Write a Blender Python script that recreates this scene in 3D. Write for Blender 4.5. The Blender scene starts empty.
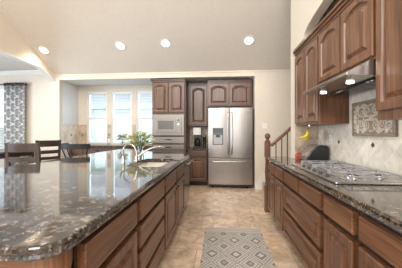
import bpy, bmesh, math, random
from mathutils import Vector, Matrix
random.seed(7)
C = bpy.context.scene.collection
PI = math.pi
# ------------------------------------------------------------------ camera
cd = bpy.data.cameras.new('camera'); cam = bpy.data.objects.new('camera', cd); C.objects.link(cam)
cd.sensor_width = 36; cd.lens = 230/402*36; cd.shift_y = -1/402; cd.clip_start = .02
cam.location = (0, 0, 1.27); cam.rotation_euler = (PI/2, 0, math.radians(4.7))
bpy.context.scene.camera = cam
# ------------------------------------------------------------------ light
S = bpy.context.scene
S.view_settings.view_transform = 'Standard'; S.view_settings.look = 'None'
S.view_settings.exposure = 0.36; S.view_settings.gamma = 1; S.view_settings.use_curve_mapping = False
w = bpy.data.worlds.new('world'); S.world = w; w.use_nodes = True
bg = w.node_tree.nodes['Background']; bg.inputs[0].default_value = (.78, .89, 1.0, 1); bg.inputs[1].default_value = 1.2
def area(name, loc, rot, sx, sy, power, col):
    l = bpy.data.lights.new(name, 'AREA'); l.shape = 'RECTANGLE'; l.size = sx; l.size_y = sy; l.energy = power; l.color = col
    o = bpy.data.objects.new(name, l); C.objects.link(o); o.location = loc; o.rotation_euler = rot; return o
# added fill lamps out of view, set in the rear and left wall openings
area('fill_rear', (-1.0, -3.55, 1.65), (math.radians(90), 0, 0), 3.6, 2.1, 55, (1, .97, .94))
area('fill_rear_high', (-1.0, -3.55, 4.1), (math.radians(92), 0, 0), 4.2, 1.5, 230, (1, .97, .93))  # added high in the rear wall to brighten the ceiling
area('fill_dining', (-6.65, 1.2, 1.6), (0, math.radians(-90), 0), 1.8, 4.4, 170, (.72, .86, 1))
# added area lamp hidden above the garden, brightens the nook in place of sky
o = area('fill_garden', (-1.2, 8.6, 4.6), (0, 0, 0), 5.0, 2.5, 1500, (.62, .82, 1))
o.rotation_euler = (Vector((-3.0, 5.6, 1.0))-Vector((-1.2, 8.6, 4.6))).to_track_quat('-Z', 'Y').to_euler()

# ------------------------------------------------------------------ materials
def new_mat(name):
    m = bpy.data.materials.new(name); m.use_nodes = True
    nt = m.node_tree; b = nt.nodes['Principled BSDF']; return m, nt, b
def plain(name, col, rough=.5, metal=0, noise=.06, nscale=12, bump=0, coat=0, emis=None, trans=0, ior=1.45):
    m, nt, b = new_mat(name)
    tc = nt.nodes.new('ShaderNodeTexCoord'); n = nt.nodes.new('ShaderNodeTexNoise'); n.inputs['Scale'].default_value = nscale
    n.inputs['Detail'].default_value = 4
    nt.links.new(tc.outputs['Object'], n.inputs['Vector'])
    r = nt.nodes.new('ShaderNodeValToRGB')
    r.color_ramp.elements[0].color = tuple(c*(1-noise) for c in col)+(1,); r.color_ramp.elements[1].color = tuple(min(1, c*(1+noise)) for c in col)+(1,)
    r.color_ramp.elements[0].position = .3; r.color_ramp.elements[1].position = .7
    nt.links.new(n.outputs[0], r.inputs[0]); nt.links.new(r.outputs[0], b.inputs['Base Color'])
    b.inputs['Roughness'].default_value = rough; b.inputs['Metallic'].default_value = metal
    if coat: b.inputs['Coat Weight'].default_value = coat; b.inputs['Coat Roughness'].default_value = .12
    if trans: b.inputs['Transmission Weight'].default_value = trans; b.inputs['IOR'].default_value = ior
    if bump:
        bp = nt.nodes.new('ShaderNodeBump'); bp.inputs['Strength'].default_value = bump; bp.inputs['Distance'].default_value = .01
        nt.links.new(n.outputs[0], bp.inputs['Height']); nt.links.new(bp.outputs[0], b.inputs['Normal'])
    if emis:
        b.inputs['Emission Color'].default_value = emis[0]+(1,); b.inputs['Emission Strength'].default_value = emis[1]
    return m
def wood(name, axis, dark, mid, light, rough=.38):
    m, nt, b = new_mat(name); N = nt.nodes.new; L = nt.links.new
    tc = N('ShaderNodeTexCoord'); mp = N('ShaderNodeMapping'); L(tc.outputs['Object'], mp.inputs[0])
    sc = [8, 8, 8]; sc[axis] = .6; mp.inputs['Scale'].default_value = sc
    n1 = N('ShaderNodeTexNoise'); n1.inputs['Scale'].default_value = 1.0; n1.inputs['Detail'].default_value = 3; n1.inputs['Distortion'].default_value = .25
    L(mp.outputs[0], n1.inputs['Vector'])
    ml = N('ShaderNodeMath'); ml.operation = 'MULTIPLY'; ml.inputs[1].default_value = 9; L(n1.outputs[0], ml.inputs[0])
    fr = N('ShaderNodeMath'); fr.operation = 'PINGPONG'; fr.inputs[1].default_value = 1; L(ml.outputs[0], fr.inputs[0])
    mp2 = N('ShaderNodeMapping'); L(tc.outputs['Object'], mp2.inputs[0]); s2 = [110, 110, 110]; s2[axis] = 3; mp2.inputs['Scale'].default_value = s2
    n2 = N('ShaderNodeTexNoise'); n2.inputs['Scale'].default_value = 1; n2.inputs['Detail'].default_value = 3; L(mp2.outputs[0], n2.inputs['Vector'])
    mx = N('ShaderNodeMath'); mx.operation = 'MULTIPLY_ADD'; mx.inputs[1].default_value = .20; L(fr.outputs[0], mx.inputs[0])
    m3 = N('ShaderNodeMath'); m3.operation = 'MULTIPLY'; m3.inputs[1].default_value = .8; L(n2.outputs[0], m3.inputs[0]); L(m3.outputs[0], mx.inputs[2])
    r = N('ShaderNodeValToRGB'); e = r.color_ramp.elements
    e[0].position = .22; e[0].color = dark+(1,); e[1].position = .80; e[1].color = light+(1,); k = e.new(.48); k.color = mid+(1,)
    L(mx.outputs[0], r.inputs[0]); L(r.outputs[0], b.inputs['Base Color']); b.inputs['Roughness'].default_value = rough
    bp = N('ShaderNodeBump'); bp.inputs['Strength'].default_value = .15; bp.inputs['Distance'].default_value = .002; L(mx.outputs[0], bp.inputs['Height']); L(bp.outputs[0], b.inputs['Normal'])
    b.inputs['Coat Weight'].default_value = .25; b.inputs['Coat Roughness'].default_value = .2
    return m
OD, OM, OL = (.045, .017, .008), (.150, .064, .029), (.27, .135, .068)
WZ = wood('oak_vertical_grain', 2, OD, OM, OL); WY = wood('oak_grain_along_y', 1, OD, OM, OL); WX = wood('oak_grain_along_x', 0, OD, OM, OL)
KD, KM, KL = (.045, .021, .012), (.115, .056, .033), (.19, .102, .064)
BZ = wood('dark_oak_vertical_grain', 2, KD, KM, KL); BX = wood('dark_oak_grain_along_x', 0, KD, KM, KL)
FF = wood('face_frame_shade_wood', 2, (.022, .010, .006), (.040, .019, .011), (.06, .03, .018))  # shade in the gaps between fronts put into a darker wood colour
CZ = wood('espresso_wood', 2, (.025, .016, .014), (.055, .038, .032), (.09, .065, .055)); CX = wood('espresso_wood_flat', 0, (.025, .016, .014), (.055, .038, .032), (.09, .065, .055))
def granite(name, base, fleck, dark, rough=.07):
    m, nt, b = new_mat(name); N = nt.nodes.new; L = nt.links.new
    tc = N('ShaderNodeTexCoord')
    n = N('ShaderNodeTexNoise'); n.inputs['Scale'].default_value = 26; n.inputs['Detail'].default_value = 6; n.inputs['Roughness'].default_value = .75; L(tc.outputs['Object'], n.inputs['Vector'])
    r = N('ShaderNodeValToRGB'); e = r.color_ramp.elements; e[0].position = .37; e[0].color = dark+(1,); e[1].position = .66; e[1].color = fleck+(1,); k = e.new(.52); k.color = base+(1,)
    L(n.outputs[0], r.inputs[0])
    v = N('ShaderNodeTexVoronoi'); v.inputs['Scale'].default_value = 95; L(tc.outputs['Object'], v.inputs['Vector'])
    r2 = N('ShaderNodeValToRGB'); e = r2.color_ramp.elements; e[0].position = .10; e[0].color = (.12, .10, .09, 1); e[1].position = .75; e[1].color = (1.9, 1.8, 1.7, 1)
    L(v.outputs['Color'], r2.inputs[0])
    mx = N('ShaderNodeMix'); mx.data_type = 'RGBA'; mx.blend_type = 'MULTIPLY'; mx.inputs[0].default_value = .8
    L(r.outputs[0], mx.inputs[6]); L(r2.outputs[0], mx.inputs[7]); L(mx.outputs[2], b.inputs['Base Color'])
    b.inputs['Roughness'].default_value = rough; b.inputs['IOR'].default_value = 1.52; b.inputs['Coat Weight'].default_value = .35; b.inputs['Coat Roughness'].default_value = .03
    return m
G1 = granite('island_granite', (.060, .054, .050), (.26, .23, .205), (.010, .009, .010))
G2 = granite('brown_granite', (.06, .046, .034), (.19, .145, .10), (.014, .011, .009))
def tiles(name, size, mode, cols, grout, gw=.012, rough=.45, rot=0., nscale=3.0, offset=.5):
    """mode 'floor' uses x,y; 'wallx' uses y,z; 'wally' uses x,z"""
    m, nt, b = new_mat(name); N = nt.nodes.new; L = nt.links.new
    tc = N('ShaderNodeTexCoord'); sp = N('ShaderNodeSeparateXYZ'); L(tc.outputs['Object'], sp.inputs[0])
    cb = N('ShaderNodeCombineXYZ'); a, c = {'floor': (0, 1), 'wallx': (1, 2), 'wally': (0, 2)}[mode]
    L(sp.outputs[a], cb.inputs[0]); L(sp.outputs[c], cb.inputs[1])
    mp = N('ShaderNodeMapping'); mp.inputs['Rotation'].default_value = (0, 0, rot); L(cb.outputs[0], mp.inputs[0])
    br = N('ShaderNodeTexBrick'); br.offset = offset; br.inputs['Scale'].default_value = 1; br.inputs['Brick Width'].default_value = size; br.inputs['Row Height'].default_value = size
    br.inputs['Mortar Size'].default_value = gw/2; br.inputs['Color1'].default_value = (.85, .85, .85, 1); br.inputs['Color2'].default_value = (1.12, 1.1, 1.08, 1); br.inputs['Mortar'].default_value = (0, 0, 0, 1)
    L(mp.outputs[0], br.inputs['Vector'])
    n = N('ShaderNodeTexNoise'); n.inputs['Scale'].default_value = nscale; n.inputs['Detail'].default_value = 8; n.inputs['Roughness'].default_value = .62; n.inputs['Distortion'].default_value = 1.2
    L(tc.outputs['Object'], n.inputs['Vector'])
    r = N('ShaderNodeValToRGB'); e = r.color_ramp.elements; e[0].position = .34; e[0].color = cols[0]+(1,); e[1].position = .68; e[1].color = cols[2]+(1,); k = e.new(.5); k.color = cols[1]+(1,)
    L(n.outputs[0], r.inputs[0])
    mx = N('ShaderNodeMix'); mx.data_type = 'RGBA'; mx.blend_type = 'MULTIPLY'; mx.inputs[0].default_value = 1; L(r.outputs[0], mx.inputs[6]); L(br.outputs['Color'], mx.inputs[7])
    m2 = N('ShaderNodeMix'); m2.data_type = 'RGBA'; L(br.outputs['Fac'], m2.inputs[0]); L(mx.outputs[2], m2.inputs[6]); m2.inputs[7].default_value = grout+(1,)
    L(m2.outputs[2], b.inputs['Base Color']); b.inputs['Roughness'].default_value = rough
    bp = N('ShaderNodeBump'); bp.inputs['Strength'].default_value = .3; bp.inputs['Distance'].default_value = .003; bp.invert = True; L(br.outputs['Fac'], bp.inputs['Height']); L(bp.outputs[0], b.inputs['Normal'])
    return m
M_floor = tiles('travertine_floor', .5, 'floor', ((.40, .285, .20), (.60, .465, .345), (.78, .66, .53)), (.42, .32, .24), .010, .35, 0, 5.5)
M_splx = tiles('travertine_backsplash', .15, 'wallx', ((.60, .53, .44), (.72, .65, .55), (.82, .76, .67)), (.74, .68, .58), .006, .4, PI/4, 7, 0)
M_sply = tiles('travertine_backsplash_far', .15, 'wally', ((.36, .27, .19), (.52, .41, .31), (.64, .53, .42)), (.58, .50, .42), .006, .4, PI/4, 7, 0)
M_wall = plain('beige_paint', (.72, .655, .56), .8, noise=.02)
M_ceil = plain('ceiling_paint', (.74, .68, .61), .85, noise=.02)
M_ceil2 = plain('dining_ceiling_paint', (.66, .66, .64), .85, noise=.02)
M_trim = plain('cream_trim_paint', (.78, .70, .59), .6, noise=.02)
M_white = plain('white_paint', (.80, .80, .78), .45, noise=.02)
M_cool = plain('nook_skylit_paint', (.74, .76, .77), .8, noise=.02)  # cool window light on the nook put into its paint colour
def steel(name, axis, col=(.46, .43, .405), rough=.28):
    m, nt, b = new_mat(name); N = nt.nodes.new; L = nt.links.new
    tc = N('ShaderNodeTexCoord'); mp = N('ShaderNodeMapping'); L(tc.outputs['Object'], mp.inputs[0]); s = [260]*3; s[axis] = 3; mp.inputs['Scale'].default_value = s
    n = N('ShaderNodeTexNoise'); n.inputs['Scale'].default_value = 1; n.inputs['Detail'].default_value = 2; L(mp.outputs[0], n.inputs['Vector'])
    mr = N('ShaderNodeMapRange'); mr.inputs[3].default_value = rough*.75; mr.inputs[4].default_value = rough*1.3; L(n.outputs[0], mr.inputs[0]); L(mr.outputs[0], b.inputs['Roughness'])
    b.inputs['Base Color'].default_value = col+(1,); b.inputs['Metallic'].default_value = 1; b.inputs['Anisotropic'].default_value = .5
    return m
M_steel = steel('brushed_steel', 0); M_steelz = steel('brushed_steel_upright', 2, (.40, .37, .345), .30)
M_chrome = plain('polished_nickel', (.55, .52, .48), .2, 1, .02)
M_taupe = steel('warm_steel', 0, (.25, .225, .20), .38)
M_bright = steel('bright_steel', 1, (.68, .67, .65), .22)
M_dsteel = steel('dark_steel', 0, (.30, .29, .28), .25)
M_black = plain('black_plastic', (.012, .012, .013), .3, noise=.1)
M_blackm = plain('black_cast_iron', (.03, .03, .032), .42, 0, .2, 60)
M_bpaint = plain('black_paint', (.012, .011, .011), .6, noise=.1)
M_bronze = plain('oil_rubbed_bronze', (.04, .03, .025), .35, .7, .1)
M_dark = plain('dark_glass', (.02, .02, .022), .06, noise=.02)
M_glass = plain('clear_glass', (.95, .97, .97), .0, noise=.01, trans=1, ior=1.45)
M_lamp = plain('lamp_glow', (1, .9, .75), .5, emis=((1, .84, .62), 5))
M_lamp2 = plain('hood_lamp_glow', (1, .95, .9), .5, emis=((.95, .96, 1), 3))
M_carpet = plain('stair_carpet', (.50, .43, .35), .95, noise=.15, nscale=120, bump=.4)

# ------------------------------------------------------------------ mesh helpers
class MB:
    def __init__(s): s.v = []; s.f = []
    def add(s, vs, fs):
        o = len(s.v); s.v += [tuple(p) for p in vs]; s.f += [tuple(i+o for i in f) for f in fs]; return s
    def box(s, x0, x1, y0, y1, z0, z1):
        return s.add([(x, y, z) for z in (z0, z1) for y in (y0, y1) for x in (x0, x1)], [(0, 2, 3, 1), (4, 5, 7, 6), (0, 1, 5, 4), (2, 6, 7, 3), (0, 4, 6, 2), (1, 3, 7, 5)])
    def obox(s, O, U, V, N, w, h, t):
        O, U, V, N = map(Vector, (O, U, V, N))
        return s.add([O+U*a*w+V*b*h+N*c*t for c in (0, 1) for b in (0, 1) for a in (0, 1)], [(0, 2, 3, 1), (4, 5, 7, 6), (0, 1, 5, 4), (2, 6, 7, 3), (0, 4, 6, 2), (1, 3, 7, 5)])
    def prism(s, poly, axis, a, b):
        def p(q, t): return {0: (t, q[0], q[1]), 1: (q[0], t, q[1]), 2: (q[0], q[1], t)}[axis]
        n = len(poly); return s.add([p(q, a) for q in poly]+[p(q, b) for q in poly], [tuple(range(n)), tuple(range(2*n-1, n-1, -1))]+[(i, (i+1) % n, n+(i+1) % n, n+i) for i in range(n)])
    def tube(s, pts, r, n=8, closed=False):
        pts = [Vector(p) for p in pts]; m = len(pts); rs = r if isinstance(r, (list, tuple)) else [r]*m; vs = []; ref = None
        for i, p in enumerate(pts):
            if closed: t = pts[(i+1) % m]-pts[i-1]
            else: t = pts[min(i+1, m-1)]-pts[max(i-1, 0)]
            t.normalize()
            if ref is None: ref = Vector((0, 0, 1)) if abs(t.z) < .9 else Vector((1, 0, 0))
            a = t.cross(ref); a.normalize(); b = a.cross(t); b.normalize(); ref = b
            vs += [p+(a*math.cos(2*PI*k/n)+b*math.sin(2*PI*k/n))*rs[i] for k in range(n)]
        fs = [(i*n+k, i*n+(k+1) % n, ((i+1) % m)*n+(k+1) % n, ((i+1) % m)*n+k) for i in range(m if closed else m-1) for k in range(n)]
        if not closed: fs += [tuple(range(n)), tuple(range((m-1)*n, m*n))]
        return s.add(vs, fs)
    def lathe(s, c, prof, n=20, axis=2, cap=True):
        c = Vector(c); vs = []
        for r, z in prof:
            for k in range(n):
                u, v = r*math.cos(2*PI*k/n), r*math.sin(2*PI*k/n)
                vs.append(c+Vector({2: (u, v, z), 1: (u, z, v), 0: (z, u, v)}[axis]))
        m = len(prof); fs = [(i*n+k, i*n+(k+1) % n, (i+1)*n+(k+1) % n, (i+1)*n+k) for i in range(m-1) for k in range(n)]
        if cap: fs += [tuple(range(n)), tuple(range((m-1)*n, m*n))]
        return s.add(vs, fs)
    def ball(s, c, rx, ry=None, rz=None, n=10, m=6):
        ry = ry or rx; rz = rz or rx; vs = []
        for i in range(m+1):
            t = PI*(i+.02)/(m+.04)
            for k in range(n): vs.append((c[0]+rx*math.sin(t)*math.cos(2*PI*k/n), c[1]+ry*math.sin(t)*math.sin(2*PI*k/n), c[2]+rz*math.cos(t)))
        fs = [(i*n+k, i*n+(k+1) % n, (i+1)*n+(k+1) % n, (i+1)*n+k) for i in range(m) for k in range(n)]+[tuple(range(n)), tuple(range(m*n, m*n+n))]
        return s.add(vs, fs)
    def panel(s, O, U, V, N, w, h, t=.02, kind='raised', arch=0, fr=.055):
        O, U, V, N = map(Vector, (O, U, V, N)); K = 13 if arch else 2
        def ring(d, z, A):
            pts = [(d, d), (w-d, d)]
            for i in range(K):
                q = i/(K-1); e = (2*q-1); sh = (1-abs(e)**2.2) if arch else 1
                sh = sh if sh < 1 else 1
                pts.append((w-d-q*(w-2*d), h-d-A*(1-sh)))
            return [O+U*a+V*b+N*z for a, b in pts]
        if kind == 'slab': R = [ring(0, 0, 0), ring(0, t-.006, 0), ring(.003, t-.002, 0), ring(.010, t, 0)]
        else:
            R = [ring(0, 0, 0), ring(0, t-.005, 0), ring(.006, t, 0), ring(fr-.006, t, arch), ring(fr, t-.003, arch), ring(fr+.005, t-.015, arch), ring(fr+.020, t-.018, arch), ring(fr+.046, t-.002, arch), ring(fr+.050, t-.0005, arch)]
        n = len(R[0]); vs = [p for r in R for p in r]
        fs = [(i*n+k, i*n+(k+1) % n, (i+1)*n+(k+1) % n, (i+1)*n+k) for i in range(len(R)-1) for k in range(n)]+[tuple(range(n)), tuple(range((len(R)-1)*n, len(R)*n))]
        return s.add(vs, fs)
    def build(s, name, mat, parent=None, bevel=0, smooth=False, loc=None, recalc=True, **props):
        me = bpy.data.meshes.new(name)
        if parent is not None:
            r = parent
            while r.parent: r = r.parent
            off = Vector(r['_l'])
        elif loc is not None: off = Vector(loc)
        else:
            xs = [p[0] for p in s.v]; ys = [p[1] for p in s.v]; zs = [p[2] for p in s.v]
            off = Vector(((min(xs)+max(xs))/2, (min(ys)+max(ys))/2, min(zs)))
        me.from_pydata([Vector(p)-off for p in s.v], [], s.f); me.update()
        if recalc:
            bm = bmesh.new(); bm.from_mesh(me); bmesh.ops.recalc_face_normals(bm, faces=bm.faces); bm.to_mesh(me); bm.free()
        me.materials.append(mat)
        o = bpy.data.objects.new(name, me); C.objects.link(o)
        if parent is not None: o.parent = parent
        else: o.location = off; o['_l'] = tuple(off)
        if smooth:
            for p in me.polygons: p.use_smooth = True
            try: me.set_sharp_from_angle(angle=math.radians(40))
            except Exception: pass
        if bevel:
            md = o.modifiers.new('bevel', 'BEVEL'); md.width = bevel; md.segments = 2; md.limit_method = 'ANGLE'
        for k, v in props.items(): o[k] = v
        return o
def thing(name, label, cat, loc, group=None):
    o = bpy.data.objects.new(name, None); C.objects.link(o); o.location = loc; o['_l'] = tuple(loc); o['label'] = label; o['category'] = cat; o.empty_display_size = .1
    if group: o['group'] = group
    return o
def tag(o, label, cat, group=None):
    o['label'] = label; o['category'] = cat
    if group: o['group'] = group
    return o
def struct(name, mb, mat, loc=(0, 0, 0), bevel=0):
    o = mb.build(name, mat, None, bevel=bevel, loc=loc); o['kind'] = 'structure'; return o
def dup(o, parent=None):
    c = o.copy(); C.objects.link(c); c.parent = parent
    for ch in list(o.children): dup(ch, c)
    return c

# ------------------------------------------------------------------ room shell
RZ, RY, SL, BY = 2.69, 5.3, .577, 5.3
def vz(y): return RZ+SL*(BY-y) if y > .9 else RZ+SL*(BY-.9)
TOP = vz(.9)
RB = -3.6
struct('floor', MB().box(-6.8, 4.2, RB-.1, 6.2, -.12, 0), M_floor)
mb = MB(); mb.prism([(BY+.12, vz(BY+.12)), (.9, TOP), (RB-.1, vz(RB-.1)), (RB-.1, vz(RB-.1)+.12), (.9, TOP+.14), (BY+.12, vz(BY+.12)+.12)], 0, -4.02, 4.2)
struct('ceiling', mb, M_ceil)
struct('ceiling_dining', MB().box(-6.7, -4.12, RB, BY, 2.79, 2.9), M_ceil2)
# side face of the vault over the dining area
mb = MB().prism([(RB, 2.78), (4.83, 2.78), (BY, 2.55), (BY, vz(BY)), (.9, TOP), (RB, vz(RB))], 0, -4.12, -4.0)
struct('wall_beam', mb, M_trim)
struct('trim_1', MB().prism([(RB, 2.74), (4.85, 2.74), (BY, 2.51), (BY, 2.55), (4.83, 2.78), (RB, 2.78)], 0, -4.13, -3.985), M_white)
# back wall: dining part with its window, header, fridge wall
mb = MB(); mb.box(-6.7, -6.35, BY, BY+.12, 0, 2.9).box(-5.25, -3.9, BY, BY+.12, 0, 2.9).box(-6.35, -5.25, BY, BY+.12, 0, .85).box(-6.35, -5.25, BY, BY+.12, 2.45, 2.9)
struct('wall_dining', mb, M_wall)
struct('wall_header', MB().box(-3.9, .79, BY, BY+.12, 2.565, 2.72), M_trim)
struct('trim_2', MB().box(-4.0, 4.1, BY-.018, BY, 2.655, 2.692), M_trim, bevel=.006)
struct('wall_back', MB().box(.79, 4.2, BY, BY+.12, 0, 2.72), M_wall)
struct('ceiling_nook', MB().box(-3.9, .79, BY+.12, 6.17, 2.565, 2.67), M_cool)
struct('wall_nook_left', MB().box(-4.02, -3.9, BY+.12, 6.17, 0, 2.67), M_cool)
struct('wall_alcove_right', MB().box(.79, .9, BY+.12, 6.17, 0, 2.67), M_wall)
NW = 6.05
WN = [(-3.63, -3.08), (-2.94, -2.38), (-2.24, -1.70)]
mb = MB(); mb.box(-3.9, .79, NW, NW+.12, 0, 1.0).box(-3.9, .79, NW, NW+.12, 2.40, 2.565)
xs = [-3.9]+[q for p in WN for q in p]+[.79]
for i in range(0, 8, 2): mb.box(xs[i], xs[i+1], NW, NW+.12, 1.0, 2.40)
struct('wall_nook', mb, M_wall)
# crown in the dining area
mb = MB().prism([(BY, 2.70), (BY-.02, 2.70), (BY-.09, 2.775), (BY-.09, 2.79), (BY, 2.79)], 0, -6.7, -4.13)
struct('trim_3', mb, M_white)
# far left and rear walls, their unseen openings added for the fill lamps
mb = MB(); mb.box(-6.82, -6.7, RB, -1.1, 0, 2.9).box(-6.82, -6.7, 3.5, BY+.12, 0, 2.9).box(-6.82, -6.7, -1.1, 3.5, 0, .6).box(-6.82, -6.7, -1.1, 3.5, 2.55, 2.9)
struct('wall_left', mb, M_wall)
mb = MB(); mb.box(-6.82, -3.2, RB-.12, RB, 0, 5.2).box(1.2, 4.2, RB-.12, RB, 0, 5.2).box(-3.2, 1.2, RB-.12, RB, 0, .55).box(-3.2, 1.2, RB-.12, RB, 2.75, 3.3).box(-3.2, 1.2, RB-.12, RB, 4.9, 5.2)
struct('wall_rear', mb, M_wall)
struct('wall_right', MB().box(1.36, 1.48, RB, 3.42, 0, TOP), M_wall)
struct('wall_stair_right', MB().box(4.1, 4.2, 3.42, BY, 0, 4.2), M_wall)
struct('wall_stub', MB().box(1.02, 1.36, 3.30, 3.42, .916, vz(3.42)), M_wall)
# soffit wall with a shallow arch above the right hand cabinets
pts = [(3.30, 2.42), (2.91, 2.42)]
for i in range(1, 24):
    t = PI*i/24; pts.append((1.455+1.455*math.cos(t), 2.42+.20*math.sin(t)**.8))
pts += [(0, 2.42), (0, 0), (RB, 0), (RB, vz(RB)), (.9, TOP), (3.30, vz(3.30))]
struct('wall_arch', MB().prism(pts, 0, 1.02, 1.12), M_wall)
struct('wall_stair_inner', MB().box(1.48, 4.1, 3.42, 3.5, 0, 3.7), M_wall)
# baseboard on the stair side
struct('baseboard_back', MB().box(.792, .93, BY-.016, BY, 0, .13), M_white, bevel=.004)
# stairs rising to the right
st = thing('staircase', 'carpeted steps rising to the right behind the wooden newel post', 'stairs', (1.4, 4.5, 0))
for i in range(9):
    MB().box(.95+i*.26, .95+(i+1)*.26+.02, 3.90, BY-.03, i*.18 if i else 0, (i+1)*.18).build('step', M_carpet, st, bevel=.012)
mb = MB().prism([(.83, 0), (.83, .14), (.97, .36), (3.3, 1.98), (3.3, 1.6), (3.3, 0)], 1, BY-.028, BY-.002)
mb.build('skirt_board', M_white, st)

# ------------------------------------------------------------------ windows
def window(name, x0, x1, z0, z1, y, rail):
    fr = MB(); t = .045
    fr.box(x0, x0+t, y+.02, y+.09, z0, z1).box(x1-t, x1, y+.02, y+.09, z0, z1).box(x0+t, x1-t, y+.02, y+.09, z0, z0+t).box(x0+t, x1-t, y+.02, y+.09, z1-t, z1).box(x0+t, x1-t, y+.02, y+.09, rail-.02, rail+.02)
    o = fr.build(name, M_white, None, bevel=.003); o['kind'] = 'structure'
    MB().box(x0+t, x1-t, y+.055, y+.06, z0+t, z1-t).build('pane', M_glass, o)
    MB().box(x0-.02, x1+.02, y-.03, y+.02, z0-.02, z0).build('sill', M_white, o, bevel=.003)
for i, (a, b) in enumerate(WN): window('window_%d' % (i+1), a, b, 1.0, 2.40, NW, 1.66)
window('window_4', -6.35, -5.25, .85, 2.45, BY, 1.66)
M_blind = plain('white_blind', (.88, .89, .90), .55, noise=.02)
def blind(x0, x1, z0, z1, y, label, g):
    b = thing('window_blind', label, 'blind', ((x0+x1)/2, y, z0), g)
    mb = MB(); z = z1-.05
    while z > z0+.03:
        mb.obox((x0, y-.018, z-.006), (1, 0, 0), (0, .95, .31), (0, -.31, .95), x1-x0, .036, .002); z -= .042
    mb.build('slats', M_blind, b)
    MB().box(x0, x1, y-.02, y+.02, z1-.04, z1).build('headrail', M_white, b)
    MB().box(x0, x1, y-.015, y+.015, z0, z0+.018).build('bottom_rail', M_white, b)
pos = ['at the left of the three breakfast windows', 'in the middle of the three breakfast windows', 'at the right of the three breakfast windows']
for i, (a, b) in enumerate(WN): blind(a+.05, b-.05, 1.68, 2.36, NW-.005+.0, 'white half-lowered blind '+pos[i], 'blinds in the breakfast windows')
blind(-6.30, -5.27, .95, 2.42, BY+.0, 'white slatted blind in the dining window beside the curtain', None)
# outside: neighbouring house and fence beyond the windows
M_out = plain('pale_siding', (.85, .86, .86), .8, emis=None)
M_fence = plain('weathered_fence', (.62, .60, .57), .85, noise=.15)
ho = thing('neighbour_house', 'pale house with grey roof seen through the breakfast windows', 'house', (-4, 14, 0))
MB().box(-9, 0, 12, 17, 0, 2.6).build('wall', M_out, ho)
MB().prism([(11.5, 2.55), (14.5, 4.1), (17.5, 2.55)], 0, -9.4, .4).build('roof', plain('grey_roof', (.52, .53, .54), .9, noise=.2, nscale=30), ho)
MB().box(-8.4, -7.6, 11.97, 12.01, 1.0, 2.1).build('window', M_dark, ho)
mb = MB()
for i in range(110): mb.box(-11+i*.15, -11+i*.15+.14, 9.5, 9.52, 0, 1.5)
tag(mb.build('garden_fence', M_fence, None), 'grey plank fence outside the breakfast windows', 'fence')
struct('garden_ground', MB().box(-20, 12, 6.2, 26, -.3, -.13), plain('lawn', (.18, .26, .10), .95, noise=.2))  # garden lawn beyond the windows, not a trim

# ------------------------------------------------------------------ curtain
M_cur, nt, b = new_mat('patterned_curtain'); N = nt.nodes.new; L = nt.links.new
tc = N('ShaderNodeTexCoord'); sp = N('ShaderNodeSeparateXYZ'); L(tc.outputs['UV'], sp.inputs[0])
def wv(o, per, ph=0):
    a = N('ShaderNodeMath'); a.operation = 'MULTIPLY_ADD'; a.inputs[1].default_value = 2*PI/per; a.inputs[2].default_value = ph; L(o, a.inputs[0])
    c = N('ShaderNodeMath'); c.operation = 'COSINE'; L(a.outputs[0], c.inputs[0]); return c.outputs[0]
s1 = N('ShaderNodeMath'); s1.operation = 'ADD'; L(wv(sp.outputs[0], .42), s1.inputs[0]); L(wv(sp.outputs[1], .27), s1.inputs[1])
ab = N('ShaderNodeMath'); ab.operation = 'ABSOLUTE'; L(s1.outputs[0], ab.inputs[0])
r = N('ShaderNodeValToRGB'); e = r.color_ramp.elements; r.color_ramp.interpolation = 'CONSTANT'
e[0].position = 0; e[0].color = (.78, .76, .72, 1); e[1].position = .22; e[1].color = (.26, .27, .29, 1); k = e.new(1.45/2); k.color = (.36, .37, .39, 1)
L(ab.outputs[0], r.inputs[0]); L(r.outputs[0], b.inputs['Base Color']); b.inputs['Roughness'].default_value = .9
cu = thing('curtain', 'grey curtain with white trellis pattern hanging beside the dining window', 'curtain', (-5.03, BY-.1, 0))
n = 60; vs = []; uv = []
for j, z in enumerate([.03, .8, 1.6, 2.50]):
    for i in range(n+1):
        u = i/n; am = .035*(1-.1*j)
        vs.append((-5.25+u*.55, BY-.10+am*math.sin(u*2*PI*5), z)); uv.append((u*1.0, z))
fs = [(j*(n+1)+i, j*(n+1)+i+1, (j+1)*(n+1)+i+1, (j+1)*(n+1)+i) for j in range(3) for i in range(n)]
o = MB().add(vs, fs).build('fabric', M_cur, cu, smooth=True, recalc=False)
ul = o.data.uv_layers.new(name='UVMap')
for lp in o.data.loops: ul.data[lp.index].uv = uv[lp.vertex_index]
md = o.modifiers.new('thick', 'SOLIDIFY'); md.thickness = .004
for i in range(5):
    MB().lathe((-5.19+i*.108, BY-.10, 2.455), [(.022, -.045), (.036, -.045), (.036, .045), (.022, .045), (.022, -.045)], 14, 0, False).build('grommet', M_bronze, cu, smooth=True)
rd = thing('curtain_rod', 'dark metal curtain rod above the dining window', 'curtain rod', (-5.6, BY-.1, 2.44))
MB().tube([(-6.55, BY-.10, 2.455), (-4.70, BY-.10, 2.455)], .011, 10).build('rod', M_bronze, rd)
MB().ball((-4.68, BY-.10, 2.455), .028).build('finial', M_bronze, rd, smooth=True)
MB().ball((-6.57, BY-.10, 2.455), .028).build('finial', M_bronze, rd, smooth=True)
MB().box(-6.45, -6.43, BY-.10, BY, 2.44, 2.46).build('bracket', M_bronze, rd)

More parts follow.
